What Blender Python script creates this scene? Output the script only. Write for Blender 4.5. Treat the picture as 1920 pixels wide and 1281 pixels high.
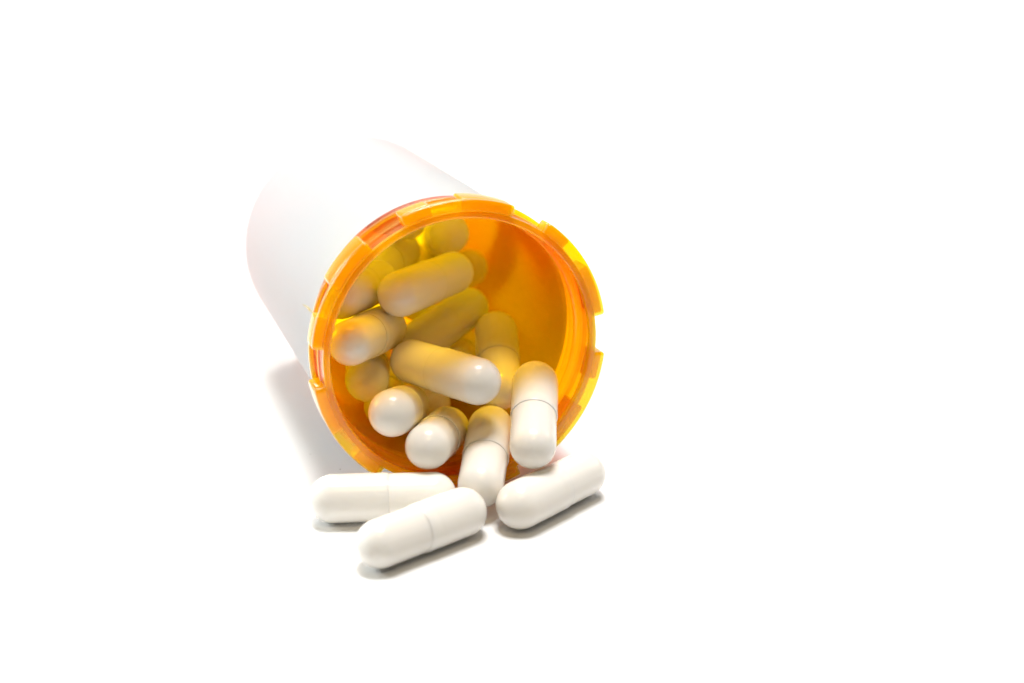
import bpy, math, random
import numpy as np
from mathutils import Vector, Matrix

for _o in list(bpy.data.objects):
    bpy.data.objects.remove(_o, do_unlink=True)
SC = bpy.context.scene
COL = SC.collection
MM = 0.001

# ------------------------------------------------------------------ camera
FPX, PITCH, CAM_H = 2696.9, 0.3352, 95.06          # focal length in px of a 1920 px wide frame
cd = bpy.data.cameras.new('camera')
cam = bpy.data.objects.new('camera', cd)
COL.objects.link(cam)
cd.sensor_width = 36.0
cd.lens = 36.0 * FPX / 1920.0
cd.clip_start, cd.clip_end = 0.005, 20.0
cam.location = (0, 0, CAM_H * MM)
cam.rotation_euler = (math.pi / 2 - PITCH, 0, 0)
cd.dof.use_dof = True
cd.dof.focus_distance = 0.219
cd.dof.aperture_fstop = 11.5
cd.dof.aperture_blades = 7
SC.camera = cam

# ------------------------------------------------------------------ world, lamps, exposure
W = bpy.data.worlds.new('World')
SC.world = W
W.use_nodes = True
W.node_tree.nodes['Background'].inputs[0].default_value = (1.0, 1.0, 1.0, 1)
W.node_tree.nodes['Background'].inputs[1].default_value = 0.015


def softbox(name, loc, target, sx, sy, power, color=(1, 1, 1)):
    ld = bpy.data.lights.new(name, 'AREA')
    ld.shape = 'RECTANGLE'
    ld.size, ld.size_y = sx, sy
    ld.energy = power
    ld.color = color
    ob = bpy.data.objects.new(name, ld)
    ob.location = loc
    ob.rotation_euler = (Vector(target) - Vector(loc)).to_track_quat('-Z', 'Y').to_euler()
    COL.objects.link(ob)
    return ob


softbox('overhead_softbox', (0.06, 0.42, 2.20), (0.0, 0.25, 0.0), 0.80, 0.60, 65.0, (1.0, 0.99, 0.98))
softbox('front_softbox', (0.08, -0.55, 1.45), (0.0, 0.2, 0.0), 0.45, 0.3, 4.4, (1.0, 0.77, 0.40))
softbox('added_back_fill', (-0.25, 1.25, 1.15), (-0.02, 0.25, 0.0), 0.6, 0.4, 17.0, (1.0, 0.985, 0.965))  # added fill with no known source, drives amber light into the vial
softbox('left_softbox', (-0.60, 0.42, 0.28), (-0.02, 0.24, 0.02), 0.24, 0.24, 4.2, (0.95, 1.0, 0.98))
softbox('right_softbox', (0.55, 0.50, 0.34), (-0.02, 0.24, 0.02), 0.24, 0.24, 0.4, (1.0, 0.99, 0.98))

SC.view_settings.view_transform = 'Standard'
SC.view_settings.look = 'None'
SC.view_settings.exposure = 0.0
SC.view_settings.gamma = 1.0
SC.view_settings.use_curve_mapping = False
SC.render.engine = 'CYCLES'
CY = SC.cycles
CY.use_denoising = True
CY.denoiser = 'OPENIMAGEDENOISE'
CY.max_bounces = 24
CY.diffuse_bounces = 8
CY.glossy_bounces = 8
CY.transmission_bounces = 16
CY.transparent_max_bounces = 24
CY.volume_bounces = 2
CY.sample_clamp_indirect = 6.0
CY.blur_glossy = 0.5
CY.caustics_refractive = True
CY.caustics_reflective = True


# ------------------------------------------------------------------ materials
def nt(name):
    m = bpy.data.materials.new(name)
    m.use_nodes = True
    t = m.node_tree
    t.nodes.clear()
    out = t.nodes.new('ShaderNodeOutputMaterial')
    return m, t, out


def mat_capsule():
    m, t, out = nt('capsule_shell')
    b = t.nodes.new('ShaderNodeBsdfPrincipled')
    tc = t.nodes.new('ShaderNodeTexCoord')
    nz = t.nodes.new('ShaderNodeTexNoise')
    nz.inputs['Scale'].default_value = 260
    nz.inputs['Detail'].default_value = 3
    mx = t.nodes.new('ShaderNodeMix')
    mx.data_type = 'RGBA'
    mx.inputs[6].default_value = (0.87, 0.85, 0.80, 1)
    mx.inputs[7].default_value = (0.83, 0.805, 0.755, 1)
    t.links.new(tc.outputs['Object'], nz.inputs['Vector'])
    t.links.new(nz.outputs['Fac'], mx.inputs[0])
    oi = t.nodes.new('ShaderNodeObjectInfo')
    hs = t.nodes.new('ShaderNodeHueSaturation')
    mr = t.nodes.new('ShaderNodeMapRange')
    mr.inputs['To Min'].default_value = 0.965
    mr.inputs['To Max'].default_value = 1.02
    t.links.new(oi.outputs['Random'], mr.inputs['Value'])
    t.links.new(mr.outputs['Result'], hs.inputs['Value'])
    t.links.new(mx.outputs[2], hs.inputs['Color'])
    t.links.new(hs.outputs['Color'], b.inputs['Base Color'])
    b.inputs['Roughness'].default_value = 0.24
    b.inputs['IOR'].default_value = 1.48
    b.inputs['Subsurface Weight'].default_value = 0.2
    b.inputs['Subsurface Radius'].default_value = (1.0, 0.85, 0.6)
    b.inputs['Subsurface Scale'].default_value = 0.0010
    bp = t.nodes.new('ShaderNodeBump')
    bp.inputs['Strength'].default_value = 0.06
    bp.inputs['Distance'].default_value = 0.0003
    n2 = t.nodes.new('ShaderNodeTexNoise')
    n2.inputs['Scale'].default_value = 420
    t.links.new(tc.outputs['Object'], n2.inputs['Vector'])
    t.links.new(n2.outputs['Fac'], bp.inputs['Height'])
    t.links.new(bp.outputs['Normal'], b.inputs['Normal'])
    t.links.new(b.outputs[0], out.inputs['Surface'])
    return m


def mat_plastic(name, refr, scat, rough, tint, kg):
    m, t, out = nt(name)
    L = t.links.new
    tr = t.nodes.new('ShaderNodeBsdfTransparent')
    rf = t.nodes.new('ShaderNodeBsdfRefraction')
    rf.inputs['IOR'].default_value = 1.22
    rf.inputs['Roughness'].default_value = rough
    mix1 = t.nodes.new('ShaderNodeMixShader')
    mix1.inputs[0].default_value = refr
    L(tr.outputs[0], mix1.inputs[1])
    L(rf.outputs[0], mix1.inputs[2])
    # pigment scatter in the skin; on rim and neck also painted glow and sheen
    df = t.nodes.new('ShaderNodeBsdfDiffuse')
    df.inputs['Color'].default_value = (*tint, 1)
    tl = t.nodes.new('ShaderNodeBsdfTranslucent')
    tl.inputs['Color'].default_value = (*tint, 1)
    mixs = t.nodes.new('ShaderNodeMixShader')
    mixs.inputs[0].default_value = 0.6
    L(df.outputs[0], mixs.inputs[1])
    L(tl.outputs[0], mixs.inputs[2])
    mix2 = t.nodes.new('ShaderNodeMixShader')
    mix2.inputs[0].default_value = scat
    L(mix1.outputs[0], mix2.inputs[1])
    L(mixs.outputs[0], mix2.inputs[2])
    gl = t.nodes.new('ShaderNodeBsdfGlossy')
    gl.inputs['Roughness'].default_value = 0.22
    gl.inputs['Color'].default_value = (1, 1, 1, 1)
    fr = t.nodes.new('ShaderNodeFresnel')
    fr.inputs['IOR'].default_value = 1.5
    # the gloss acts on the outside of the skin only
    ge = t.nodes.new('ShaderNodeNewGeometry')
    sub = t.nodes.new('ShaderNodeMath')
    sub.operation = 'SUBTRACT'
    sub.inputs[0].default_value = 1.0
    L(ge.outputs['Backfacing'], sub.inputs[1])
    mul = t.nodes.new('ShaderNodeMath')
    mul.operation = 'MULTIPLY'
    L(fr.outputs[0], mul.inputs[0])
    L(sub.outputs[0], mul.inputs[1])
    tc = t.nodes.new('ShaderNodeTexCoord')
    nz = t.nodes.new('ShaderNodeTexNoise')
    nz.inputs['Scale'].default_value = 300
    L(tc.outputs['Object'], nz.inputs['Vector'])
    bp = t.nodes.new('ShaderNodeBump')
    bp.inputs['Strength'].default_value = 0.10
    bp.inputs['Distance'].default_value = 0.0003
    L(nz.outputs['Fac'], bp.inputs['Height'])
    L(bp.outputs['Normal'], gl.inputs['Normal'])
    L(bp.outputs['Normal'], rf.inputs['Normal'])
    mix3 = t.nodes.new('ShaderNodeMixShader')
    L(mul.outputs[0], mix3.inputs[0])
    L(mix2.outputs[0], mix3.inputs[1])
    L(gl.outputs[0], mix3.inputs[2])
    L(mix3.outputs[0], out.inputs['Surface'])
    va = t.nodes.new('ShaderNodeVolumeAbsorption')
    # absorption per mm: red barely, green kg, blue nearly everything
    va.inputs['Color'].default_value = (1 - 0.012 / 5.5, 1 - kg / 5.5, 0.0, 1)
    va.inputs['Density'].default_value = 5500
    L(va.outputs[0], out.inputs['Volume'])
    return m


def mat_paper(name, col, rough=0.6, trans=0.0, scale=900, bump=0.05, wrinkle=0):
    m, t, out = nt(name)
    b = t.nodes.new('ShaderNodeBsdfPrincipled')
    tc = t.nodes.new('ShaderNodeTexCoord')
    nz = t.nodes.new('ShaderNodeTexNoise')
    nz.inputs['Scale'].default_value = scale
    nz.inputs['Detail'].default_value = 5
    t.links.new(tc.outputs['Object'], nz.inputs['Vector'])
    mx = t.nodes.new('ShaderNodeMix')
    mx.data_type = 'RGBA'
    mx.inputs[6].default_value = (*col, 1)
    mx.inputs[7].default_value = (col[0] * .965, col[1] * .968, col[2] * .975, 1)
    t.links.new(nz.outputs['Fac'], mx.inputs[0])
    t.links.new(mx.outputs[2], b.inputs['Base Color'])
    b.inputs['Roughness'].default_value = rough
    b.inputs['Specular IOR Level'].default_value = 0.3
    bp = t.nodes.new('ShaderNodeBump')
    bp.inputs['Strength'].default_value = bump
    bp.inputs['Distance'].default_value = 0.0003
    t.links.new(nz.outputs['Fac'], bp.inputs['Height'])
    if wrinkle:
        wn = t.nodes.new('ShaderNodeTexNoise')
        wn.inputs['Scale'].default_value = wrinkle
        wn.inputs['Detail'].default_value = 2
        mp = t.nodes.new('ShaderNodeMapping')
        mp.inputs['Rotation'].default_value = (0.3, 0.2, 0.9)
        mp.inputs['Scale'].default_value = (3.0, 0.6, 1.2)
        t.links.new(tc.outputs['Object'], mp.inputs['Vector'])
        t.links.new(mp.outputs['Vector'], wn.inputs['Vector'])
        b2 = t.nodes.new('ShaderNodeBump')
        b2.inputs['Strength'].default_value = 0.35
        b2.inputs['Distance'].default_value = 0.0006
        t.links.new(wn.outputs['Fac'], b2.inputs['Height'])
        t.links.new(b2.outputs['Normal'], bp.inputs['Normal'])
    t.links.new(bp.outputs['Normal'], b.inputs['Normal'])
    last = b.outputs[0]
    if trans > 0:
        tl = t.nodes.new('ShaderNodeBsdfTranslucent')
        tl.inputs['Color'].default_value = (*col, 1)
        mm = t.nodes.new('ShaderNodeMixShader')
        mm.inputs[0].default_value = trans
        t.links.new(last, mm.inputs[1])
        t.links.new(tl.outputs[0], mm.inputs[2])
        last = mm.outputs[0]
    t.links.new(last, out.inputs['Surface'])
    return m


M_CAP = mat_capsule()
M_PLA = mat_plastic('amber_plastic', 0.08, 0.05, 0.05, (1.0, 0.54, 0.0), 0.43)
M_NECK = mat_plastic('sheen_tint_amber_plastic', 0.12, 0.19, 0.04, (1.0, 0.72, 0.18), 0.38)  # same plastic; paler scatter tint stands in for reflected sheen on the neck
M_TABP = mat_plastic('backlit_tint_amber_plastic', 0.12, 0.34, 0.15, (1.0, 0.74, 0.0), 0.19)  # same plastic; yellower tint imitates light coming through the thin tabs
M_GLOW = mat_plastic('piped_glow_amber_plastic', 0.15, 0.55, 0.25, (1.0, 0.69, 0.0), 0.13)  # same plastic; extra bright scatter imitates light piped into lip and lugs
M_LAB = mat_paper('label_paper', (0.70, 0.875, 0.955), 0.45, 0.53, 900, 0.05, 55)
M_TAB = mat_paper('white_sheet', (0.78, 0.78, 0.78), 0.55, 0.0, 300, 0.02)
M_DUST = mat_paper('grey_lint', (0.45, 0.44, 0.42), 0.8)


# ------------------------------------------------------------------ helpers
def mesh_obj(name, verts, faces, mat, parent=None, smooth=True, sharp=None):
    me = bpy.data.meshes.new(name)
    me.from_pydata([tuple(v) for v in verts], [], faces)
    me.materials.append(mat)
    if smooth:
        me.polygons.foreach_set('use_smooth', [True] * len(me.polygons))
        if sharp:
            me.set_sharp_from_angle(angle=math.radians(sharp))
    me.update()
    ob = bpy.data.objects.new(name, me)
    COL.objects.link(ob)
    if parent is not None:
        ob.parent = parent
    return ob


def thing(name, loc, label, cat, group=None):
    o = bpy.data.objects.new(name, None)
    o.empty_display_size = 0.005
    COL.objects.link(o)
    o.location = loc
    o['label'] = label
    o['category'] = cat
    if group:
        o['group'] = group
    return o


# ------------------------------------------------------------------ the white sheet (table and rising backdrop in one)
def build_sheet():
    prof = [(0.138, 0.0), (0.3, 0.0), (0.6, 0.0), (1.2, 0.0)]
    R, y0 = 0.7, 1.6
    prof.append((y0, 0.0))
    for i in range(1, 13):
        a = i / 12 * math.pi / 2
        prof.append((y0 + R * math.sin(a), R * (1 - math.cos(a))))
    prof.append((y0 + R, 1.8))
    vs, fs = [], []
    for (y, z) in prof:
        for x in (-1.6, 1.6):
            vs.append((x, y, z))
    for i in range(len(prof) - 1):
        fs.append((2 * i, 2 * i + 1, 2 * i + 3, 2 * i + 2))
    o = mesh_obj('white_table_sheet', vs, fs, M_TAB)
    o['kind'] = 'structure'
    o['label'] = 'seamless white sheet the vial and capsules lie on'
    return o


build_sheet()

# ------------------------------------------------------------------ the vial: axis from the mouth (s = 0) to the base (s = LEN)
O = Vector((-7.169, 202.409, 22.96))
AX = Vector((-0.32812, 0.94433, -0.02415)).normalized()
U = Vector((AX.y, -AX.x, 0)).normalized()          # to the right
UP = U.cross(AX)                                   # up
LEN = 72.5
VBASE = Vector((O.x, O.y, 0)) + AX * 30
VBASE.z = 0.0


def vp(s, r, phi):
    """world-mm point on the vial, relative to the vial's empty, in metres"""
    a = math.radians(phi)
    return (O + AX * s + (U * math.cos(a) + UP * math.sin(a)) * r - VBASE) * MM


vial = thing('pill_vial', VBASE * MM, 'amber plastic pill vial lying on its side, white label, open mouth full of capsules', 'pill bottle')


def lathe(prof, n=192, closed=False):
    """prof: list of (s, r); returns verts, faces of a ring surface"""
    vs, fs = [], []
    k = len(prof)
    for i in range(n):
        ph = 360.0 * i / n
        for (s, r) in prof:
            vs.append(vp(s, r, ph))
    for i in range(n):
        j = (i + 1) % n
        for q in range(k if closed else k - 1):
            q2 = (q + 1) % k
            fs.append((i * k + q, i * k + q2, j * k + q2, j * k + q))
    return vs, fs


def rounded(pts, rad, seg=3):
    """round the corners of a closed (s, r) outline; rad is one radius or one per corner"""
    out = []
    rads = rad if isinstance(rad, (list, tuple)) else [rad] * len(pts)
    n = len(pts)
    for i in range(n):
        p0, p1, p2 = Vector(pts[i - 1]), Vector(pts[i]), Vector(pts[(i + 1) % n])
        d0, d2 = (p0 - p1), (p2 - p1)
        r = min(rads[i], d0.length * .45, d2.length * .45)
        a, b = p1 + d0.normalized() * r, p1 + d2.normalized() * r
        for k in range(seg + 1):
            t = k / seg
            out.append(tuple((1 - t) ** 2 * a + 2 * t * (1 - t) * p1 + t * t * b))
    return out


# wall outline: mouth lip, neck with two beads, shoulder, body, base; then back along the inside
RI, RN, RB = 20.25, 21.3, 21.2
neck = [(0.9, RI), (0.9, RN), (2.3, RN), (2.6, RN + .3), (3.1, RN + .3), (3.4, RN), (5.6, RN), (5.8, RN + .9),
        (6.8, RN + .9), (7.1, RN + .05), (8.6, RB), (8.6, RI - .12), (8.1, RI - .12), (7.6, RI), (6.4, RI), (6.1, RI - .4),
        (5.4, RI - .4), (5.1, RI)]
vs, fs = lathe(rounded(neck, [.02, .02] + [.16] * 8 + [.02, .02] + [.16] * 6, 3), 224, True)
mesh_obj('neck', vs, fs, M_NECK, vial, True, 40)
body = [(8.62, RI - .12), (8.62, RB), (LEN - .6, RB - .05), (LEN, RB - .6), (LEN, 17.5), (LEN - .9, 16.8), (LEN - .9, .03),
        (LEN - 2.0, .03), (LEN - 2.0, 19.0), (LEN - 3.0, RI - .35)]
vs, fs = lathe(rounded(body, [.02, .02] + [.22] * 8, 3), 224, True)
mesh_obj('body', vs, fs, M_PLA, vial, True, 40)
vs, fs = lathe(rounded([(0.0, RI), (0.0, RN), (0.89, RN), (0.89, RI)], [.3, .03, .02, .02], 3), 224, True)
mesh_obj('lip', vs, fs, M_GLOW, vial, True, 40)


def sector(phi0, phi1, s0, s1, r0, r1, bev=.28, step=1.5):
    """a solid ring sector with rounded outer edges"""
    sec = rounded([(s0, r0), (s0, r1), (s1, r1), (s1, r0)], [.02, bev, bev * .7, .02], 3)
    n = max(2, int(abs(phi1 - phi0) / step))
    k = len(sec)
    vs, fs = [], []
    cols = []
    eb = math.degrees(.35 / r1)
    stations = [(phi0, .35), (phi0 + eb * .3, .12), (phi0 + eb, 0)]
    for i in range(1, n):
        stations.append((phi0 + (phi1 - phi0) * i / n, 0))
    stations += [(phi1 - eb, 0), (phi1 - eb * .3, .12), (phi1, .35)]
    for ph, ins in stations:
        for (s, r) in sec:
            t = (r - r0) / (r1 - r0)
            ss = s + (ins * .5 if s < (s0 + s1) / 2 else -ins * .5)
            vs.append(vp(ss, r - ins * t, ph))
    m = len(stations)
    for i in range(m - 1):
        for q in range(k):
            q2 = (q + 1) % k
            fs.append((i * k + q, i * k + q2, (i + 1) * k + q2, (i + 1) * k + q))
    fs.append(tuple(reversed(range(k))))
    fs.append(tuple((m - 1) * k + q for q in range(k)))
    return vs, fs


def merge(*parts):
    V, F = [], []
    for vs, fs in parts:
        b = len(V)
        V += vs
        F += [tuple(i + b for i in f) for f in fs]
    return V, F


R0, R1 = RN + .005, 23.0
for k in range(6):
    st = 53.0 + 60 * k
    lip = sector(st - 44.5, st, 0.01, 1.25, R0, R1, .32)
    o = mesh_obj('locking_tab', *lip, M_TABP, vial, True, 40)
    small = sector(st - 12.0, st - .1, 1.22, 3.9, R0, R1 - .02, .25)
    mesh_obj('lug', *small, M_GLOW, o, True, 40)
    big = sector(st - 44.4, st - 24.0, 1.22, 5.4, R0, R1 - .02, .25)
    mesh_obj('lug', *big, M_GLOW, o, True, 40)

# paper label wrapped round the body
LS1 = LEN - .9


def label_edge(phi):
    """near edge slanted to let more light in through the neck: it runs from 9.3 to 12.5 mm behind the mouth"""
    return 10.9 + 1.6 * math.cos(math.radians(phi - 22))  # slant shaped for the light that reaches the capsules in the mouth


vs, fs = [], []
NL = 224
for i in range(NL):
    ph = 360 * i / NL
    e = label_edge(ph)
    for s_, r_ in ((e, RB + .12), (e + 20, RB + .10), (LS1, RB + .03)):
        vs.append(vp(s_, r_, ph))
for i in range(NL):
    j = (i + 1) % NL
    for q in range(2):
        fs.append((i * 3 + q, i * 3 + q + 1, j * 3 + q + 1, j * 3 + q))
lab = mesh_obj('label', vs, fs, M_LAB, vial, True, 40)
lab['label'] = 'white paper label wrapped round the vial'


# ------------------------------------------------------------------ tubes (moulding flash, fibre)
def tube(pts, rad, n=6):
    vs, fs = [], []
    for i, p in enumerate(pts):
        d = (pts[min(i + 1, len(pts) - 1)] - pts[max(i - 1, 0)]).normalized()
        x = d.cross(Vector((.3, .2, 1))).normalized()
        y = d.cross(x)
        r = rad * (1 - .55 * abs(2 * i / (len(pts) - 1) - 1))
        for q in range(n):
            a = 2 * math.pi * q / n
            vs.append(p + (x * math.cos(a) + y * math.sin(a)) * r)
    for i in range(len(pts) - 1):
        for q in range(n):
            q2 = (q + 1) % n
            fs.append((i * n + q, i * n + q2, (i + 1) * n + q2, (i + 1) * n + q))
    fs.append(tuple(reversed(range(n))))
    fs.append(tuple((len(pts) - 1) * n + q for q in range(n)))
    return vs, fs


def smooth_path(ctrl, n=6):
    out = []
    c = [ctrl[0]] + list(ctrl) + [ctrl[-1]]
    for i in range(1, len(c) - 2):
        p0, p1, p2, p3 = c[i - 1:i + 3]
        for k in range(n):
            t = k / n
            out.append(.5 * ((2 * p1) + (p2 - p0) * t + (2 * p0 - 5 * p1 + 4 * p2 - p3) * t * t + (3 * p1 - p0 - 3 * p2 + p3) * t ** 3))
    out.append(ctrl[-1])
    return out


fl = smooth_path([vp(3.9, 22.9, 161.5), vp(4.2, 23.3, 161.0), vp(4.9, 23.6, 160.5), vp(5.6, 24.2, 160.3)], 4)
o = mesh_obj('moulding_flash', *tube(fl, .17 * MM), M_PLA, vial, True)

fib = [(12.64, 230.4), (13.0, 231.6), (13.6, 232.5), (14.7, 233.2), (15.5, 232.0), (15.9, 231.0), (16.5, 231.2), (16.4, 232.0)]
b0 = Vector((14.5, 232.0, 0)) * MM
o = mesh_obj('lint_fibre', *tube(smooth_path([Vector((x, y, .06)) * MM - b0 for x, y in fib], 5), .035 * MM, 5), M_DUST)
o.location = b0
o['label'] = 'thin grey curled fibre on the white sheet right of the vial'
o['category'] = 'fibre'

dv, df = [], []
random.seed(4)
for (x, y, r) in [(15.36, 225.0, .11), (33.6, 233.3, .1), (34.6, 227.1, .12), (-27.5, 210.7, .13), (-33.06, 216.7, .1), (18.6, 207.7, .08), (24, 231, .07)]:
    b = len(dv)
    for q in range(6):
        a = math.pi * q / 3
        k = random.uniform(.6, 1.3)
        dv.append(Vector((x + r * k * math.cos(a), y + 1.4 * r * k * math.sin(a), .01)) * MM)
    dv.append(Vector((x, y, .12)) * MM)
    df += [(b + q, b + (q + 1) % 6, b + 6) for q in range(6)]
o = mesh_obj('dust', dv, df, M_DUST)
o['kind'] = 'stuff'
o['label'] = 'tiny dust specks on the white sheet'


# ------------------------------------------------------------------ the capsules: (x0, y0, z0, x1, y1, z1) in mm, centres of the round ends
RC, LC = 3.6, 14.7
NSEG = 40


def shell(prof, n=NSEG):
    """surface of revolution round local z from an open (z, r) outline starting and ending anywhere"""
    vs, fs = [], []
    k = len(prof)
    for i in range(n):
        a = 2 * math.pi * i / n
        for z, r in prof:
            vs.append((r * math.cos(a) * MM, r * math.sin(a) * MM, z * MM))
    for i in range(n):
        j = (i + 1) % n
        for q in range(k - 1):
            fs.append((i * k + q, j * k + q, j * k + q + 1, i * k + q + 1))
    return vs, fs


def make_capsule_meshes():
    # long body half, slimmer, its dome towards -z
    h = LC / 2
    rb, rc = 3.46, 3.6
    dome = [(-h - rb * math.sin(t), max(rb * math.cos(t), .004)) for t in [math.pi / 2 * (1 - i / 12) for i in range(13)]]
    pb = dome + [(-h + 2, rb), (0.5, rb), (3.0, rb - .02), (3.0, rb - .5)]
    # cap, its dome towards +z, a rounded lip at its open end and a faint locking groove
    lip0 = -0.9
    pc = [(lip0 + .5, rb - .01), (lip0 + .05, rb + .005), (lip0, rb + .05), (lip0 + .06, rc - .03), (lip0 + .18, rc), (lip0 + 1.4, rc),
          (lip0 + 1.7, rc - .02), (lip0 + 2.1, rc - .02), (lip0 + 2.4, rc), (h, rc)]
    pc += [(h + rc * math.sin(t), max(rc * math.cos(t), .004)) for t in [math.pi / 2 * i / 12 for i in range(1, 13)]]
    ms = []
    for nm, pr in (('body', pb), ('cap', pc)):
        vs, fs = shell(pr)
        me = bpy.data.meshes.new('capsule_' + nm)
        me.from_pydata(vs, [], fs)
        me.materials.append(M_CAP)
        me.polygons.foreach_set('use_smooth', [True] * len(me.polygons))
        me.set_sharp_from_angle(angle=math.radians(50))
        me.update()
        ms.append((nm, me))
    return ms


CAPS = make_capsule_meshes()
RND = random.Random(11)


def capsule(c, label, group, flip=False):
    A, B = Vector(c[:3]) * MM, Vector(c[3:]) * MM
    if flip:
        A, B = B, A
    m = (A + B) / 2
    d = (B - A).normalized()
    o = thing('capsule', m, label, 'capsule', group)
    o.rotation_mode = 'QUATERNION'
    o.rotation_quaternion = d.to_track_quat('Z', 'Y')
    for nm, me in CAPS:
        p = bpy.data.objects.new(nm, me)
        COL.objects.link(p)
        p.parent = o
        if nm == 'body':
            p.location.z = RND.uniform(-.18, .22) * MM      # no two are pushed home equally far
    return o


SPILLED, MOUTH, INSIDE = 'capsules spilled on the white sheet', 'capsules spilling over the lip of the vial', 'capsules inside the vial'
CAPSULES = [
    ((-26.34, 192.25, 3.62, -11.69, 193.38, 3.62), 'white capsule on the sheet, left, lying crosswise behind the front capsule', SPILLED, True),
    ((-18.20, 177.90, 3.62, -7.21, 187.67, 3.62), 'white capsule nearest the camera, lying slanted on the sheet in front', SPILLED, False),
    ((1.21, 190.19, 3.62, 10.99, 201.16, 3.62), 'white capsule on the sheet at right, slanting up to the right', SPILLED, True),
    ((3.11, 196.05, 10.44, 3.60, 210.05, 14.90), 'white capsule at the right of the mouth, standing steeply out of the vial', MOUTH, False),
    ((-4.61, 194.32, 4.96, -3.37, 208.66, 7.94), 'white capsule pointing straight out over the middle of the lip', MOUTH, False),
    ((-12.45, 196.72, 10.04, -10.33, 210.92, 6.89), 'white capsule end-on at the lip, left of the one pointing straight out', MOUTH, False),
    ((-17.82, 198.91, 14.52, -16.63, 212.85, 10.01), 'yellow-lit capsule seen end-on with a seam, just inside the lip at lower left', MOUTH, True),
    ((-5.20, 202.98, 18.00, -15.78, 213.17, 17.50), 'bright yellow-lit capsule lying crosswise in the middle of the mouth', MOUTH, True),
    ((-22.72, 210.83, 15.27, -23.78, 225.43, 13.98), 'amber-lit round capsule end beneath the crosswise one, at left inside the vial', INSIDE, False),
    ((-24.28, 203.81, 23.83, -20.44, 217.80, 21.51), 'amber-lit capsule against the left wall of the mouth, near end hidden by the rim', INSIDE, False),
    ((-17.48, 214.48, 28.20, -9.83, 227.04, 27.90), 'amber-lit capsule high in the vial with a pale round end pointing at the camera', INSIDE, True),
    ((-15.97, 221.55, 17.19, -7.46, 233.23, 19.89), 'amber-lit slanting capsule directly behind the bright crosswise capsule', INSIDE, True),
    ((-1.86, 214.23, 12.59, -2.67, 228.16, 17.21), 'amber-lit upright capsule at the right, behind the white capsule at the right lip', INSIDE, False),
    ((-26.38, 211.23, 28.91, -21.89, 225.10, 27.01), 'dark amber-lit capsule at upper left behind the rim, partly hidden', INSIDE, True),
    ((-10.76, 238.76, 31.48, -12.77, 252.59, 26.93), 'dim capsule deep in the vial at the very top of the opening', INSIDE, False),
    ((-16.88, 241.61, 18.59, -16.36, 256.07, 21.19), 'dim rounded capsule deep in the vial, peeking over the high pale-ended capsule', INSIDE, True),
    ((-23.57, 232.15, 26.60, -19.77, 246.34, 26.11), 'dim capsule deep in the vial, just right of the one behind the upper left rim', INSIDE, False),
    ((-13.36, 265.32, 14.19, -7.81, 253.58, 21.09), 'dim capsule end deep in the vial, right of the high pale-ended capsule', INSIDE, True),
    ((-20.71, 218.43, 7.80, -21.74, 232.99, 6.07), 'dark sliver of a capsule beneath the left end of the crosswise one', INSIDE, False),
    ((-13.80, 222.56, 6.35, -14.64, 237.24, 6.19), 'amber-lit capsule low in the vial behind the end-on capsule at the lip', INSIDE, True),
    ((-9.16, 225.69, 11.87, -8.48, 240.25, 9.95), 'amber-lit capsule glimpsed between the slanting and the upright capsule', INSIDE, False),
    ((-18.15, 239.36, 33.76, -27.17, 250.93, 32.88), 'dim capsule end deep in the vial under the top rim, left of the topmost one', INSIDE, False),
]
for c, lab_, grp, flip in CAPSULES:
    capsule(c, lab_, grp, flip)
